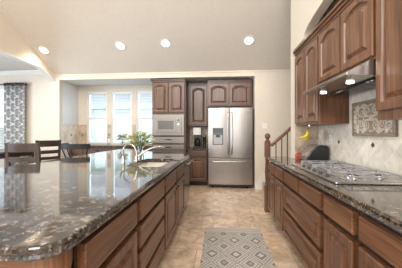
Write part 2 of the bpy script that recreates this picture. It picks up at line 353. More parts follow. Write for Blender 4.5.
# ------------------------------------------------------------------ cabinets
Z = (0, 0, 1)
def cabinet(name, label, O, U, N, w, depth, z0, z1, fronts, mats, base=True, crown=0, group=None, cat='cabinet', handles=None, ends=(0, 0)):
    """O = front left corner on the floor plane as seen along U; N outward. fronts: (kind,u0,u1,v0,v1,arch)"""
    O, U, N = Vector(O), Vector(U), Vector(N); Wv, Wh = mats
    c = O+U*w/2-N*depth/2
    t = thing(name, label, cat, (c.x, c.y, z0), group)
    mb = MB(); zb = z0+.10 if base else z0
    bk = .018 if base else 0
    mb.obox(O-N*depth+Vector((0, 0, zb)), U, Z, N, w, z1-zb, depth-bk)
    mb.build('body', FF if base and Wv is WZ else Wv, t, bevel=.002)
    if base: MB().obox(O-N*depth+Vector((0, 0, z0)), U, Z, N, w, .10, depth-.07).build('toe_kick', M_bronze, t)
    for k, u0, u1, v0, v1, a in fronts:
        nm = {'door': 'door', 'slab': 'drawer', 'drawer': 'drawer'}[k]
        d = MB().panel(O+U*u0+Vector((0, 0, v0))+N*(.0005-bk), U, Z, N, u1-u0, v1-v0, .022+bk, 'slab' if k == 'slab' else 'raised', a, .055 if k == 'door' else .042).build(nm, Wv if k == 'door' else Wh, t)
        if handles and nm == 'drawer':
            m = O+U*(u0+u1)/2+Vector((0, 0, (v0+v1)/2))+N*.02; P = []
            for q in range(9):
                s = q/8; P.append(m+U*(-.05+.1*s)+N*(.028*math.sin(PI*s)))
            MB().tube(P, .007, 8).build('handle', M_bronze, d, smooth=True)
    if crown:
        mb = MB(); a = crown
        ul, ur = ends
        for (e, h0, h1) in ((.010, 0, .35), (.022, .35, .7), (.040, .7, 1)):
            mb.obox(O-N*depth+U*(-e*ul)+Vector((0, 0, z1+a*h0)), U, Z, N, w+e*(ul+ur), a*(h1-h0), depth+e)
        mb.build('crown_moulding', Wh, t, bevel=.003)
    return t
R_ = (WZ, WY)
# right hand base run: face x=.75, seen from the aisle
def rb(name, label, y0, y1, fronts, **k):  # u runs from y0 towards y1
    return cabinet(name, label, (.75, y0, 0), (0, 1, 0), (-1, 0, 0), y1-y0, .605, 0, .862, fronts, R_, **k)
g = .008
rb('base_cabinet', 'brown base cabinet with two drawers over two doors, by the newel post', 2.74, 3.57,
   [('slab', .02, .385, .70, .835, 0), ('slab', .425, .81, .70, .835, 0), ('door', .02, .385, .12, .67, 0), ('door', .425, .81, .12, .67, 0)])
rb('drawer_cabinet', 'wide brown drawer cabinet under the gas cooktop', 1.722, 2.735,
   [('slab', .028, .478, .705, .832, 0), ('slab', .532, .985, .705, .832, 0), ('drawer', .028, .985, .42, .665, 0), ('drawer', .028, .985, .12, .38, 0)])
rb('base_cabinet', 'brown base cabinet with one drawer and one door just right of the cooktop drawers', 1.312, 1.718,
   [('slab', .028, .378, .705, .832, 0), ('door', .028, .378, .12, .665, 0)])
rb('base_cabinet', 'nearest brown base cabinet on the right with a wide drawer over doors', .40, 1.308,
   [('slab', .028, .880, .705, .832, 0), ('door', .028, .435, .12, .665, 0), ('door', .473, .883, .12, .67, 0)])
# island, face x=-.53
def ib(name, label, y0, y1, fronts, **k):
    return cabinet(name, label, (-.55, y0, 0), (0, 1, 0), (1, 0, 0), y1-y0, .58, 0, .862, fronts, R_, **k)
ib('base_cabinet', 'nearest island cabinet with one wide drawer over a door', .86, 1.472, [('slab', .012, .582, .68, .828, 0), ('door', .012, .582, .12, .64, 0)])
ib('drawer_cabinet', 'island drawer cabinet with a stack of four drawers', 1.476, 2.196, [('slab', .028, .69, .68, .828, 0), ('slab', .028, .69, .495, .64, 0), ('slab', .028, .69, .308, .455, 0), ('slab', .028, .69, .12, .268, 0)])
sb = thing('sink_cabinet', 'island cabinet under the sink with two drawer fronts over two doors', 'cabinet', (-.84, 2.8, 0))
mb = MB(); mb.box(-.588, -.568, 2.20, 3.40, .10, .862).box(-1.13, -.588, 2.20, 2.22, .10, .862).box(-1.13, -.588, 3.38, 3.40, .10, .862).box(-1.13, -.588, 2.22, 3.38, .10, .12)
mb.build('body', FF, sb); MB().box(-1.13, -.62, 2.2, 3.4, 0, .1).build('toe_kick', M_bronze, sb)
for a, b_ in ((2.22, 2.78), (2.82, 3.385)):
    MB().panel((-.5675, a, .675), (0, 1, 0), Z, (1, 0, 0), b_-a, .155, .040, 'slab').build('false_drawer', WY, sb)
    d = MB().panel((-.5675, a, .12), (0, 1, 0), Z, (1, 0, 0), b_-a, .525, .040).build('door', WZ, sb)
    MB().ball((-.518, b_-.04 if a < 2.5 else a+.04, .60), .013).build('knob', M_bronze, d, smooth=True)
ii = thing('island_core', 'brown wooden panelled back of the island under the granite', 'island', (-1.5, 2.4, 0))
mb = MB(); mb.box(-2.0, -1.135, .72, 4.02, .1, .862); mb.prism([(-2.0, 4.02), (-1.135, 4.02), (-1.35, 4.2), (-2.0, 4.85)], 2, .1, .862); mb.build('body', WZ, ii)
ie = thing('island_end_panel', 'brown wooden end panel with rounded corner post at the near island corner', 'panel', (-.85, .78, 0))
mb = MB(); mb.box(-1.13, -.62, .725, .852, 0, .862); mb.build('panel', WX, ie)
mb = MB(); mb.lathe((-.605, .785, 0), [(.065, 0), (.066, .12), (.055, .16), (.05, .2), (.052, .70), (.06, .76), (.066, .80), (.066, .862)], 20); mb.build('corner_post', WZ, ie, smooth=True)
for i in range(6):
    MB().panel((-2.0-.0005, .78+(i+1)*.53, .14), (0, -1, 0), Z, (-1, 0, 0), .50, .68, .018).build('panel', WZ, ii)
MB().panel((-1.98, .7195, .14), (1, 0, 0), Z, (0, -1, 0), .80, .68, .018).build('panel', WZ, ii)
MB().box(-1.93, -1.135, .79, 4.0, 0, .1).build('toe_kick', M_bronze, ii)
# dishwasher
dw = thing('dishwasher', 'steel dishwasher with a bar handle at the far end of the island', 'dishwasher', (-.84, 3.72, 0))
MB().box(-1.12, -.56, 3.41, 4.01, .10, .86).build('body', M_black, dw)
MB().box(-.56, -.53, 3.415, 4.005, .12, .74).build('door', M_dsteel, dw, bevel=.006)
MB().box(-.56, -.525, 3.415, 4.005, .75, .858).build('control_panel', M_dsteel, dw, bevel=.006)
mb = MB().tube([(-.475, 3.44, .80), (-.475, 3.98, .80)], .012, 10).tube([(-.53, 3.48, .80), (-.475, 3.48, .80)], .008).tube([(-.53, 3.94, .80), (-.475, 3.94, .80)], .008)
mb.build('handle', M_chrome, dw, smooth=True)
MB().box(-1.1, -.62, 3.43, 3.99, 0, .1).build('toe_kick', M_black, dw)

# granite slabs
def offset(poly, d):
    n = len(poly); out = []
    for i in range(n):
        p0, p1, p2 = Vector(poly[i-1]), Vector(poly[i]), Vector(poly[(i+1) % n])
        a = (p1-p0).normalized(); b = (p2-p1).normalized(); na = Vector((-a.y, a.x)); nb = Vector((-b.y, b.x)); m = na+nb; m.normalize()
        q = p1+m*d/max(.4, m.dot(na)); out.append((q.x, q.y))
    return out
def rounded(poly, rs, seg=6):
    out = []; n = len(poly)
    for i in range(n):
        p = Vector(poly[i]); r = rs[i] if isinstance(rs, (list, tuple)) else rs
        if r <= 0: out.append(tuple(p)); continue
        a = (Vector(poly[i-1])-p).normalized(); b = (Vector(poly[(i+1) % n])-p).normalized()
        for k in range(seg+1):
            t = k/seg; q = (p+a*r)*(1-t)**2+p*2*t*(1-t)+(p+b*r)*t*t; out.append((q.x, q.y))
    return out
def slab(name, outer, hole, z0, z1, mat, label, cat):   # outer counter clockwise
    prof = [(0.012, z0), (.002, z0+.006), (.0, z0+.012), (.004, z0+.022), (.0, z0+.030), (.0, z1-.008), (.003, z1-.003), (.009, z1)]
    bm = bmesh.new(); rings = [[bm.verts.new((x, y, z)) for x, y in offset(outer, d)] for d, z in prof]; n = len(outer)
    for A, B in zip(rings, rings[1:]):
        for i in range(n): bm.faces.new((A[i], A[(i+1) % n], B[(i+1) % n], B[i]))
    hr = [[bm.verts.new((x, y, z)) for x, y in hole] for z in (z0, z1)] if hole else None
    if hole:
        m = len(hole)
        for i in range(m): bm.faces.new((hr[0][i], hr[1][i], hr[1][(i+1) % m], hr[0][(i+1) % m]))
    for q, R in ((0, rings[0]), (1, rings[-1])):
        es = [bm.edges.get((R[i], R[(i+1) % n])) for i in range(n)]
        if hole: es += [bm.edges.get((hr[q][i], hr[q][(i+1) % m])) for i in range(m)]
        bmesh.ops.triangle_fill(bm, use_beauty=True, edges=es)
    bmesh.ops.recalc_face_normals(bm, faces=bm.faces)
    cx = sum(p[0] for p in outer)/n; cy = sum(p[1] for p in outer)/n
    bmesh.ops.translate(bm, verts=bm.verts, vec=(-cx, -cy, -z0))
    me = bpy.data.meshes.new(name); bm.to_mesh(me); bm.free(); me.materials.append(mat)
    o = bpy.data.objects.new(name, me); C.objects.link(o); o.location = (cx, cy, z0); o['_l'] = (cx, cy, z0); tag(o, label, cat); return o
out = rounded([(-.51, .665), (-.51, 4.06), (-1.0, 4.06), (-2.22, 5.15), (-2.22, .665)], [.12, .05, 0, .08, .1])
hole = rounded([(-1.02, 2.38), (-.62, 2.38), (-.62, 3.12), (-1.02, 3.12)], .05)
slab('countertop', out, hole, .863, .914, G1, 'large polished dark granite island top with rounded corners', 'countertop')
slab('countertop', rounded([(.72, .38), (1.350, .38), (1.350, 3.29), (1.350, 3.595), (.72, 3.595)], [.0, 0, 0, 0, .03]), None, .863, .914, G2, 'brown granite countertop along the right wall with the cooktop set in', 'countertop')
# backsplash
bs = thing('tile_backsplash', 'beige diagonal travertine backsplash behind the cooktop with dark accent tiles', 'backsplash', (1.353, 1.9, .915))
MB().box(1.350, 1.3595, .40, 3.299, .915, 1.80).build('tiles', M_splx, bs)
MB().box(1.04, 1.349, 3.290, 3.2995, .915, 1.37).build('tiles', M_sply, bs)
M_acc = plain('bronze_accent_tile', (.16, .11, .08), .35, .6, .3, 90, .5)
for (y, z) in ((2.736, 1.168), (2.152, 1.164), (1.57, 1.164), (.98, 1.164)):
    s = .024; MB().prism([(y-s, z), (y, z-s), (y+s, z), (y, z+s)], 0, 1.344, 1.3498).build('accent_tile', M_acc, bs, bevel=.002)
# decorative relief medallion
M_rel = plain('antiqued_stone', (.56, .48, .38), .45, 0, .2, 25); M_rel2 = plain('shadowed_stone', (.30, .24, .18), .7, 0, .2, 20)
md_ = thing('relief_panel', 'carved scrollwork stone plaque framed on the backsplash above the cooktop', 'wall plaque', (1.34, 2.18, 1.29))
y0, y1, z0, z1 = 1.86, 2.435, 1.242, 1.567
MB().box(1.336, 1.3495, y0+.02, y1-.02, z0+.02, z1-.02).build('back_plate', M_rel2, md_)
mb = MB()
for a in ((y0, y1, z0, z0+.028), (y0, y1, z1-.028, z1), (y0, y0+.028, z0+.028, z1-.028), (y1-.028, y1, z0+.028, z1-.028)): mb.box(1.322, 1.3495, *a)
mb.build('frame', plain('brown_stone', (.26, .195, .135), .5, 0, .2, 25), md_, bevel=.006)
mb = MB(); cy, cz = (y0+y1)/2, (z0+z1)/2
def spiral(y, z, r, turns, a0, sgn, th=.0088):
    P = []; R = []
    for i in range(26):
        t = i/25; rr = r*(1-.85*t); a = a0+sgn*turns*2*PI*t
        P.append((1.331, y+rr*math.cos(a), z+rr*math.sin(a))); R.append(th*(1-.35*t))
    mb.tube(P, R, 6); mb.ball(P[-1], .009, .009, .009, 6, 4)
for sy in (-1, 1):
    for sz in (-1, 1):
        for (dy, dz, r_, t, a0, sg) in ((.055, .062, .052, 1.5, -2.2, 1), (.145, .055, .058, 1.6, 3.0, -1), (.225, .075, .042, 1.4, 1.8, 1), (.10, .112, .026, 1.1, 0, 1), (.19, .108, .024, 1.1, 2, -1), (.245, .02, .028, 1.2, -1.5, -1)):
            a = a0 if sy > 0 else PI-a0; s_ = sg*sy
            if sz < 0: a = -a; s_ = -s_
            spiral(cy+sy*dy, cz+sz*dz, r_, t, a, s_)
        for k in range(9):
            mb.ball((1.331, cy+sy*(.02+.028*k), cz+sz*(.012+.010*(k % 3))), .007, .013, .010, 6, 4); mb.ball((1.331, cy+sy*(.015+.029*k), cz+sz*(.118-.012*(k % 2))), .007, .012, .009, 6, 4)
mb.ball((1.331, cy, cz), .010, .028, .028, 10, 6)
mb.build('scrollwork', M_rel, md_, smooth=True)

# upper cabinets on the right wall: face x=1.05 (doors to 1.03)
def ru(name, label, y0, y1, z0, z1, fronts, **k):
    return cabinet(name, label, (1.05, y0, 0), (0, 1, 0), (-1, 0, 0), y1-y0, .298, z0, z1, fronts, R_, base=False, crown=.085, **k)
ru('upper_cabinet', 'tall brown wall cabinet with two arched doors left of the range hood', 2.525, 3.285, 1.37, 2.31,
   [('door', .015, .372, 1.395, 2.295, .05), ('door', .388, .745, 1.395, 2.295, .05)])
ru('upper_cabinet', 'short brown wall cabinet with two arched doors directly above the range hood', 1.632, 2.52, 1.775, 2.31,
   [('door', .015, .434, 1.795, 2.295, .05), ('door', .454, .873, 1.795, 2.295, .05)])
ru('upper_cabinet', 'nearest brown wall cabinet at the right edge, hanging lower than the hood cabinet', .75, 1.628, 1.355, 2.31,
   [('door', .012, .43, 1.415, 2.295, .05), ('door', .448, .866, 1.415, 2.295, .05)])
# range hood
rh = thing('range_hood', 'stainless steel under-cabinet range hood with two lamps over the cooktop', 'range hood', (1.1, 2.08, 1.66))
hy0, hy1 = 1.65, 2.51
mb = MB().prism([(1.348, 1.773), (1.025, 1.773), (.875, 1.695), (.865, 1.690), (.865, 1.668), (.90, 1.668), (1.348, 1.640)], 1, hy0, hy1)
mb.build('canopy', M_bright, rh, bevel=.003)
for y in (1.86, 2.32):
    MB().lathe((1.0, y, 1.6535), [(.024, -.001), (.028, 0), (.028, .006)], 18).build('lamp', M_lamp2, rh)
    l = bpy.data.lights.new('hood_spot', 'SPOT'); l.energy = 4; l.spot_size = 2.2; l.spot_blend = .8; l.shadow_soft_size = .04; l.color = (.92, .96, 1)
    lo = bpy.data.objects.new('hood_spot', l); C.objects.link(lo); lo.location = (1.0, y, 1.64)
mb = MB()
for i in range(14): mb.box(1.08, 1.30, 1.72+i*.05, 1.75+i*.05, 1.640, 1.648)
mb.build('filter', M_dsteel, rh)

# ------------------------------------------------------------------ cooktop
ck = thing('gas_cooktop', 'stainless gas cooktop with cast iron grates set in the right counter', 'cooktop', (1.06, 2.17, .914))
c0, c1, x0, x1 = 1.66, 2.68, .80, 1.31
MB().box(x0, x1, c0, c1, .9145, .930).build('tray', M_bright, ck, bevel=.006)
mb = MB().box(x0+.10, x1-.02, c0+.03, c1-.03, .9305,  .9325).build('drip_pan', M_bright, ck)
burn = [(1.02, 1.86, .04), (1.21, 1.86, .03), (1.12, 2.17, .055), (1.02, 2.48, .035), (1.21, 2.48, .04)]
for bx, by, r in burn:
    b_ = MB().lathe((bx, by, .9325), [(r+.02, 0), (r+.02, .006), (r, .010), (r, .016)], 20).build('burner', M_chrome, ck, smooth=True)
    MB().lathe((bx, by, .9485), [(r*.85, 0), (r*.9, .003), (r*.8, .008)], 20).build('cap', M_blackm, b_, smooth=True)
M_grate = plain('grey_cast_iron', (.42, .42, .43), .3, .6, .2, 60)
for (a, b_) in ((c0+.035, c0+.335), (c0+.36, c0+.66), (c0+.685, c1-.035)):
    mb = MB(); gx0, gx1 = .915, 1.29; z = .966; th = .006
    for q in (gx0, gx1, (gx0+gx1)/2): mb.box(q-th, q+th, a, b_, z-.010, z)
    for q in (a, b_, (a+b_)/2): mb.box(gx0-th, gx1+th, q-th, q+th, z-.010, z)
    for fx in (gx0, gx1):
        for fy in (a, b_): mb.box(fx-.010, fx+.010, fy-.010, fy+.010, .9325, z)
    for fx in (1.0, 1.21):
        cyy = (a+b_)/2
        for dx, dy in ((.045, .06), (-.045, .06), (.045, -.06), (-.045, -.06)): mb.tube([(fx, cyy, z-.004), (fx+dx, cyy+dy*1.6, z-.004)], .005, 6)
    mb.build('grate', M_grate, ck, bevel=.002)
for i in range(5):
    MB().lathe((.855, 1.91+i*.13, .930), [(.018, 0), (.018, .004), (.014, .006), (.012, .014), (.010, .015)], 16).build('knob', M_blackm, ck, smooth=True)

# ------------------------------------------------------------------ sink and faucet
sk = thing('kitchen_sink', 'double bowl stainless undermount sink set into the island', 'sink', (-.82, 2.75, .68))
mb = MB()
def bowl(x0, x1, y0, y1, zt, zb):
    o_ = rounded([(x0, y0), (x1, y0), (x1, y1), (x0, y1)], .045); i_ = offset(o_, .03); e_ = offset(o_, -.004)
    n = len(o_); vs = [(x, y, zt) for x, y in e_]+[(x, y, zb-.004) for x, y in e_]+[(x, y, zt) for x, y in o_]+[(x, y, zb+.03) for x, y in o_]+[(x, y, zb) for x, y in i_]
    fs = []
    for (A, B) in ((0, 1), (0, 2), (2, 3), (3, 4)):
        fs += [(A*n+k, A*n+(k+1) % n, B*n+(k+1) % n, B*n+k) for k in range(n)]
    fs += [tuple(range(4*n, 5*n)), tuple(range(n, 2*n))]
    return MB().add(vs, fs)
M_sink = plain('satin_steel_sink', (.80, .76, .70), .38, .5, .03)
bowl(-1.028, -.612, 2.372, 2.78, .862, .68).build('bowl', M_sink, sk, smooth=True)
bowl(-1.028, -.612, 2.80, 3.128, .862, .70).build('bowl', M_sink, sk, smooth=True)
MB().box(-1.02, -.62, 2.776, 2.804, .70, .858).build('divider', M_sink, sk, bevel=.006)
for y in (2.57, 2.97): MB().lathe((-.82, y, .6805 if y < 2.7 else .7005), [(.045, 0), (.045, .002), (.03, .003)], 18).build('drain', M_chrome, sk)
def faucet(label, x, y, h, reach, r, drop, name='faucet', lever=True):
    f = thing(name, label, 'faucet', (x, y, .914))
    MB().lathe((x, y, .9145), [(r*2.3, 0), (r*2.3, .008), (r*1.6, .02), (r*1.5, .09), (r*1.15, .10)], 18).build('base', M_chrome, f, smooth=True)
    P = [(x, y, .95), (x, y, .914+h*.35), (x, y, .914+h-reach/2)]
    for i in range(1, 13):
        t = PI*i/12*.92; P.append((x+reach/2*(1-math.cos(t)), y-.02*i/12, .914+h-reach/2+reach/2*math.sin(t)))
    e = P[-1]; P.append((e[0]+.012, e[1], e[2]-drop))
    MB().tube(P, r, 12).build('spout', M_chrome, f, smooth=True)
    MB().tube([P[-1], (P[-1][0]+.006, P[-1][1], P[-1][2]-.045)], r*1.35, 12).build('spray_head', M_chrome, f, smooth=True)
    if lever: MB().tube([(x, y, 1.0), (x, y-.05, 1.02), (x+.01, y-.11, 1.06)], [.011, .008, .006], 8).build('lever', M_chrome, f, smooth=True)
    return f
faucet('tall polished gooseneck faucet behind the island sink', -1.14, 2.64, .22, .16, .010, .03)
f = thing('soap_dispenser', 'small metal soap pump beside the gooseneck faucet', 'soap dispenser', (-1.10, 3.08, .914))
MB().lathe((-1.10, 3.08, .9145), [(.022, 0), (.022, .01), (.012, .02), (.010, .07), (.014, .075), (.014, .09)], 14).build('base', M_chrome, f, smooth=True)
MB().tube([(-1.10, 3.08, 1.0), (-1.05, 3.08, 1.01), (-1.01, 3.08, .995)], .006, 8).build('nozzle', M_chrome, f, smooth=True)
f = thing('faucet', 'low curved nickel spray faucet reaching over the far bowl of the sink', 'faucet', (-1.09, 2.80, .914))
MB().lathe((-1.09, 2.40, .9145), [(.03, 0), (.03, .008), (.02, .02), (.018, .06)], 14).build('base', M_chrome, f, smooth=True)
P = []
for i in range(12):
    t = i/11; P.append((-1.09+.33*t, 2.40+.12*t, .96+.13*math.sin(PI*.62*t)**.9))
MB().tube(P, [.012-.003*i/11 for i in range(12)], 10).build('spout', M_chrome, f, smooth=True)
f.location = (-1.06, 2.86, .914)
for ch in f.children: ch.location = (0, .40, 0)

# ------------------------------------------------------------------ back run: oven tower, pantry niche, fridge
B_ = (BZ, BX)
FB = NW-.005
def bb(name, label, x0, x1, yf, z0, z1, fronts, **k):
    return cabinet(name, label, (x0, yf, 0), (1, 0, 0), (0, -1, 0), x1-x0, FB-yf, z0, z1, fronts, B_, **k)
tw = bb('oven_cabinet', 'tall dark wood oven tower with two arched doors above a microwave', -1.585, -.795, 5.27, 0, 2.46,
   [('door', .02, .385, 1.74, 2.44, .05), ('door', .405, .77, 1.74, 2.44, .05)], crown=.06, ends=(1, 0))
def ovenfront(root, z0, z1, kind, name):
    return MB().box(-1.56, -.82, 5.235, 5.268, z0, z1).build(name, M_taupe, root, bevel=.006)
mw = thing('microwave', 'built-in steel microwave with dark window in the oven tower', 'microwave', (-1.19, 5.25, 1.22))
ovenfront(mw, 1.21, 1.70, 0, 'trim_frame')
MB().box(-1.50, -.88, 5.222, 5.234, 1.27, 1.64).build('face', M_taupe, mw, bevel=.005)
MB().box(-1.46, -1.02, 5.216, 5.2215, 1.31, 1.60).build('door', plain('pale_microwave_door', (.27, .25, .225), .3, .5), mw, bevel=.003)
mb = MB()
for i in range(9): mb.box(-1.42, -1.06, 5.2135, 5.2158, 1.36+i*.022, 1.372+i*.022)
mb.build('window', M_blackm, mw)
MB().box(-1.0, -.90, 5.217, 5.2218, 1.42, 1.60).build('control_panel', plain('grey_panel', (.32, .31, .30), .3), mw)
MB().box(-.97, -.93, 5.2145, 5.2168, 1.55, 1.58).build('display', M_dark, mw)
MB().lathe((-.95, 5.2145, 1.47), [(.02, 0), (.02, .003)], 14, 1).build('knob', M_chrome, mw)
wd = thing('warming_drawer', 'steel warming drawer just below the microwave', 'warming drawer', (-1.19, 5.25, 1.03))
MB().box(-1.56, -.82, 5.235, 5.268, 1.03, 1.18).build('front', M_taupe, wd, bevel=.006)
MB().tube([(-1.19-.07+.014*i, 5.234-.03*math.sin(PI*i/10), 1.115) for i in range(11)], .010, 8).build('handle', M_bronze, wd, smooth=True)
ov = thing('wall_oven', 'steel wall oven at the bottom of the oven tower', 'oven', (-1.19, 5.25, .3))
MB().box(-1.56, -.82, 5.235, 5.268, .88, 1.0).build('control_panel', M_taupe, ov, bevel=.006)
MB().box(-1.56, -.82, 5.235, 5.268, .28, .87).build('door', M_taupe, ov, bevel=.006)
MB().box(-1.46, -.92, 5.231, 5.236, .36, .68).build('window', M_dark, ov)
MB().tube([(-1.19-.07+.014*i, 5.234-.03*math.sin(PI*i/10), .94) for i in range(11)], .010, 8).build('handle', M_bronze, ov, smooth=True)
MB().tube([(-1.50, 5.19, .80), (-.88, 5.19, .80)], .011, 10).tube([(-1.46, 5.19, .80), (-1.46, 5.235, .80)], .008).tube([(-.92, 5.19, .80), (-.92, 5.235, .80)], .008).build('bar_handle', M_chrome, ov, smooth=True)
bb('upper_cabinet', 'narrow dark wood wall cabinet with one arched door above the coffee maker', -.79, -.30, 5.70, 1.45, 2.46, [('door', .05, .465, 1.48, 2.44, .06)], base=False, crown=.06)
bb('base_cabinet', 'narrow dark wood base cabinet with drawer beside the refrigerator', -.79, -.30, 5.50, 0, .862, [('slab', .04, .46, .70, .845, 0), ('door', .04, .46, .12, .68, 0)])
slab('countertop', [(-.79, 5.465), (-.305, 5.465), (-.305, 6.045), (-.79, 6.045)], None, .863, .914, G1, 'short granite countertop under the coffee maker', 'countertop')
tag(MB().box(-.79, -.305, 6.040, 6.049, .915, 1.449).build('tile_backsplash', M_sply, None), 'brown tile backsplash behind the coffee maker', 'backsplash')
bb('upper_cabinet', 'wide dark wood cabinet with two arched doors above the refrigerator', -.295, .745, 5.48, 1.90, 2.46, [('door', .03, .505, 1.925, 2.44, .06), ('door', .53, 1.01, 1.925, 2.44, .06)], base=False, crown=.06)
# refrigerator
fr = thing('refrigerator', 'stainless french door refrigerator with ice dispenser and bottom freezer drawer', 'refrigerator', (.225, 5.65, 0))
fx0, fx1 = -.268, .738
MB().box(fx0+.01, fx1-.01, 5.37, 5.99, .03, 1.835).build('body', plain('grey_case', (.12, .12, .12), .5), fr, bevel=.004)
def curved(x0, x1, z0, z1):
    poly = []
    for i in range(9):
        q = i/8; poly.append((x0+(x1-x0)*q, 5.30-.018*math.sin(PI*(.08+.84*q))))
    return MB().prism([(x0, 5.365)]+[(p[0], p[1]) for p in poly]+[(x1, 5.365)], 2, z0, z1)
xm = (fx0+fx1)/2-.005
ld = curved(fx0, xm-.003, .70, 1.85).build('door', M_steelz, fr, bevel=.006)
rd_ = curved(xm+.003, fx1, .70, 1.85).build('door', M_steelz, fr, bevel=.006)
fz = curved(fx0, fx1, .09, .69).build('freezer_drawer', M_steelz, fr, bevel=.006)
for s, d in ((-1, ld), (1, rd_)):
    P = [(xm+s*.035, 5.285, .78), (xm+s*.04, 5.24, .80)]+[(xm+s*(.04+.008*math.sin(PI*i/6)), 5.235, .84+i*.14) for i in range(7)]+[(xm+s*.04, 5.24, 1.72), (xm+s*.035, 5.285, 1.74)]
    MB().tube(P, .014, 10).build('handle', M_chrome, d, smooth=True)
P = [(fx0+.08, 5.29, .61), (fx0+.10, 5.235, .62)]+[(fx0+.14+i*.106, 5.228, .62) for i in range(7)]+[(fx1-.13, 5.235, .62), (fx1-.11, 5.29, .61)]
MB().tube(P, .014, 10).build('handle', M_chrome, fz, smooth=True)
MB().box(-.165, .075, 5.268, 5.276+.01, 1.25, 1.385).build('dispenser_panel', M_dark, ld, bevel=.003)
mb = MB().box(-.165, -.145, 5.268, 5.286, 1.0, 1.245).box(.055, .075, 5.268, 5.286, 1.0, 1.245).box(-.145, .055, 5.268, 5.286, 1.225, 1.245).box(-.145, .055, 5.268, 5.286, 1.0, 1.015)
mb.build('dispenser_frame', M_dark, ld)
MB().box(-.145, .055, 5.272, 5.284, 1.015, 1.225).build('dispenser_recess', plain('grey_recess', (.33, .33, .34), .35, .3), ld)
MB().box(-.09, 0, 5.258, 5.272, 1.17, 1.225).build('dispenser_spout', M_black, ld, bevel=.003)
MB().box(.59, .68, 5.276, 5.284, 1.775, 1.79).build('badge', M_chrome, rd_)
for x in (fx0+.1, fx1-.1): MB().lathe((x, 5.40, 0), [(.03, 0), (.03, .03)], 12).build('foot', M_black, fr)
MB().box(fx0+.02, fx1-.02, 5.345, 5.37, .035, .085).build('kick_grille', M_black, fr)
# coffee maker
cm = thing('coffee_maker', 'white and black drip coffee maker in the niche beside the refrigerator', 'coffee maker', (-.56, 5.72, .914))
MB().box(-.66, -.46, 5.60, 5.86, .915, .945).build('base', M_black, cm, bevel=.006)
MB().box(-.65, -.47, 5.76, 5.86, .945, 1.22).build('column', M_black, cm, bevel=.006)
MB().box(-.66, -.46, 5.60, 5.86, 1.22, 1.40).build('reservoir', M_white, cm, bevel=.015)
MB().lathe((-.56, 5.68, .946), [(.055, 0), (.075, .03), (.078, .10), (.055, .17), (.045, .19), (.05, .21)], 18).build('carafe', M_dark, cm, smooth=True)
MB().tube([(-.56, 5.60, 1.12), (-.56, 5.565, 1.10), (-.56, 5.565, 1.02), (-.56, 5.60, 1.0)], .008, 8).build('handle', M_black, cm, smooth=True)
cg = thing('coffee_grinder', 'slim black coffee grinder right of the coffee maker', 'coffee grinder', (-.385, 5.72, .914))
MB().lathe((-.385, 5.72, .9145), [(.042, 0), (.042, .02), (.036, .04), (.036, .20), (.042, .22), (.042, .26)], 16).build('body', M_black, cg, smooth=True)
MB().lathe((-.385, 5.72, 1.1745), [(.038, 0), (.036, .05), (.02, .06)], 16).build('lid', M_glass, cg, smooth=True)

# nook counter and cabinets
nx0, nx1 = -3.895, -1.59
nf = [('slab', .03+i*.38, .03+i*.38+.36, .72, .86, 0) for i in range(6)]+[('door', .03+i*.38, .03+i*.38+.36, .12, .70, 0) for i in range(6)]
bb('base_cabinet', 'long dark wood base cabinet under the breakfast windows', nx0, nx1, 5.64, 0, .90, nf)
slab('countertop', [(nx0, 5.60), (nx1, 5.60), (nx1, 6.015), (nx0, 6.015)], None, .901, .95, G1, 'dark granite countertop under the breakfast windows', 'countertop')
tn = thing('tile_backsplash', 'brown tile backsplash around the breakfast windows', 'backsplash', (-3.2, 6.03, .95))
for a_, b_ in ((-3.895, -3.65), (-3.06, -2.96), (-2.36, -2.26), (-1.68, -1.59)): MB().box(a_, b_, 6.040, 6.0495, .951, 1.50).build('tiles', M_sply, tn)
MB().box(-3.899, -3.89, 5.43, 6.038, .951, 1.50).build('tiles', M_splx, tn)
for x in (-3.77, -3.01): MB().prism([(x-.03, 1.22), (x, 1.19), (x+.03, 1.22), (x, 1.25)], 1, 6.034, 6.0398).build('accent_tile', M_acc, tn)
MB().prism([(5.77, 1.22), (5.74, 1.19), (5.71, 1.22), (5.74, 1.25)], 0, -3.8898, -3.884).build('accent_tile', M_acc, tn)
def outlet(o, U, N, label, name='outlet', w=.07, h=.115):
    O, U, N = Vector(o), Vector(U), Vector(N)
    t = thing(name, label, 'outlet' if name == 'outlet' else 'switch', o)
    MB().obox(O-U*w/2-Vector((0, 0, h/2)), U, Z, N, w, h, .006).build('cover_plate', M_white, t, bevel=.002)
    if name == 'outlet':
        for s in (-.025, .025): MB().obox(O-U*.014+Vector((0, 0, s-.013))+N*.006, U, Z, N, .028, .026, .002).build('socket', plain('ivory', (.6, .58, .54), .4), t)
    else:
        for s in (-.023, .023): MB().obox(O+U*(s-.006)+Vector((0, 0, -.014))+N*.006, U, Z, N, .012, .028, .006).build('toggle', M_white, t)
outlet((-3.01, 6.0395, 1.06), (1, 0, 0), (0, -1, 0), 'white outlet on the tile between the left and middle breakfast windows')
outlet((1.3495, 2.93, 1.19), (0, 1, 0), (-1, 0, 0), 'white outlet on the backsplash above the black bread box')
outlet((1.01, BY, 1.43), (1, 0, 0), (0, -1, 0), 'white double light switch on the beige wall above the stair rail', 'light_switch', .115, .115)

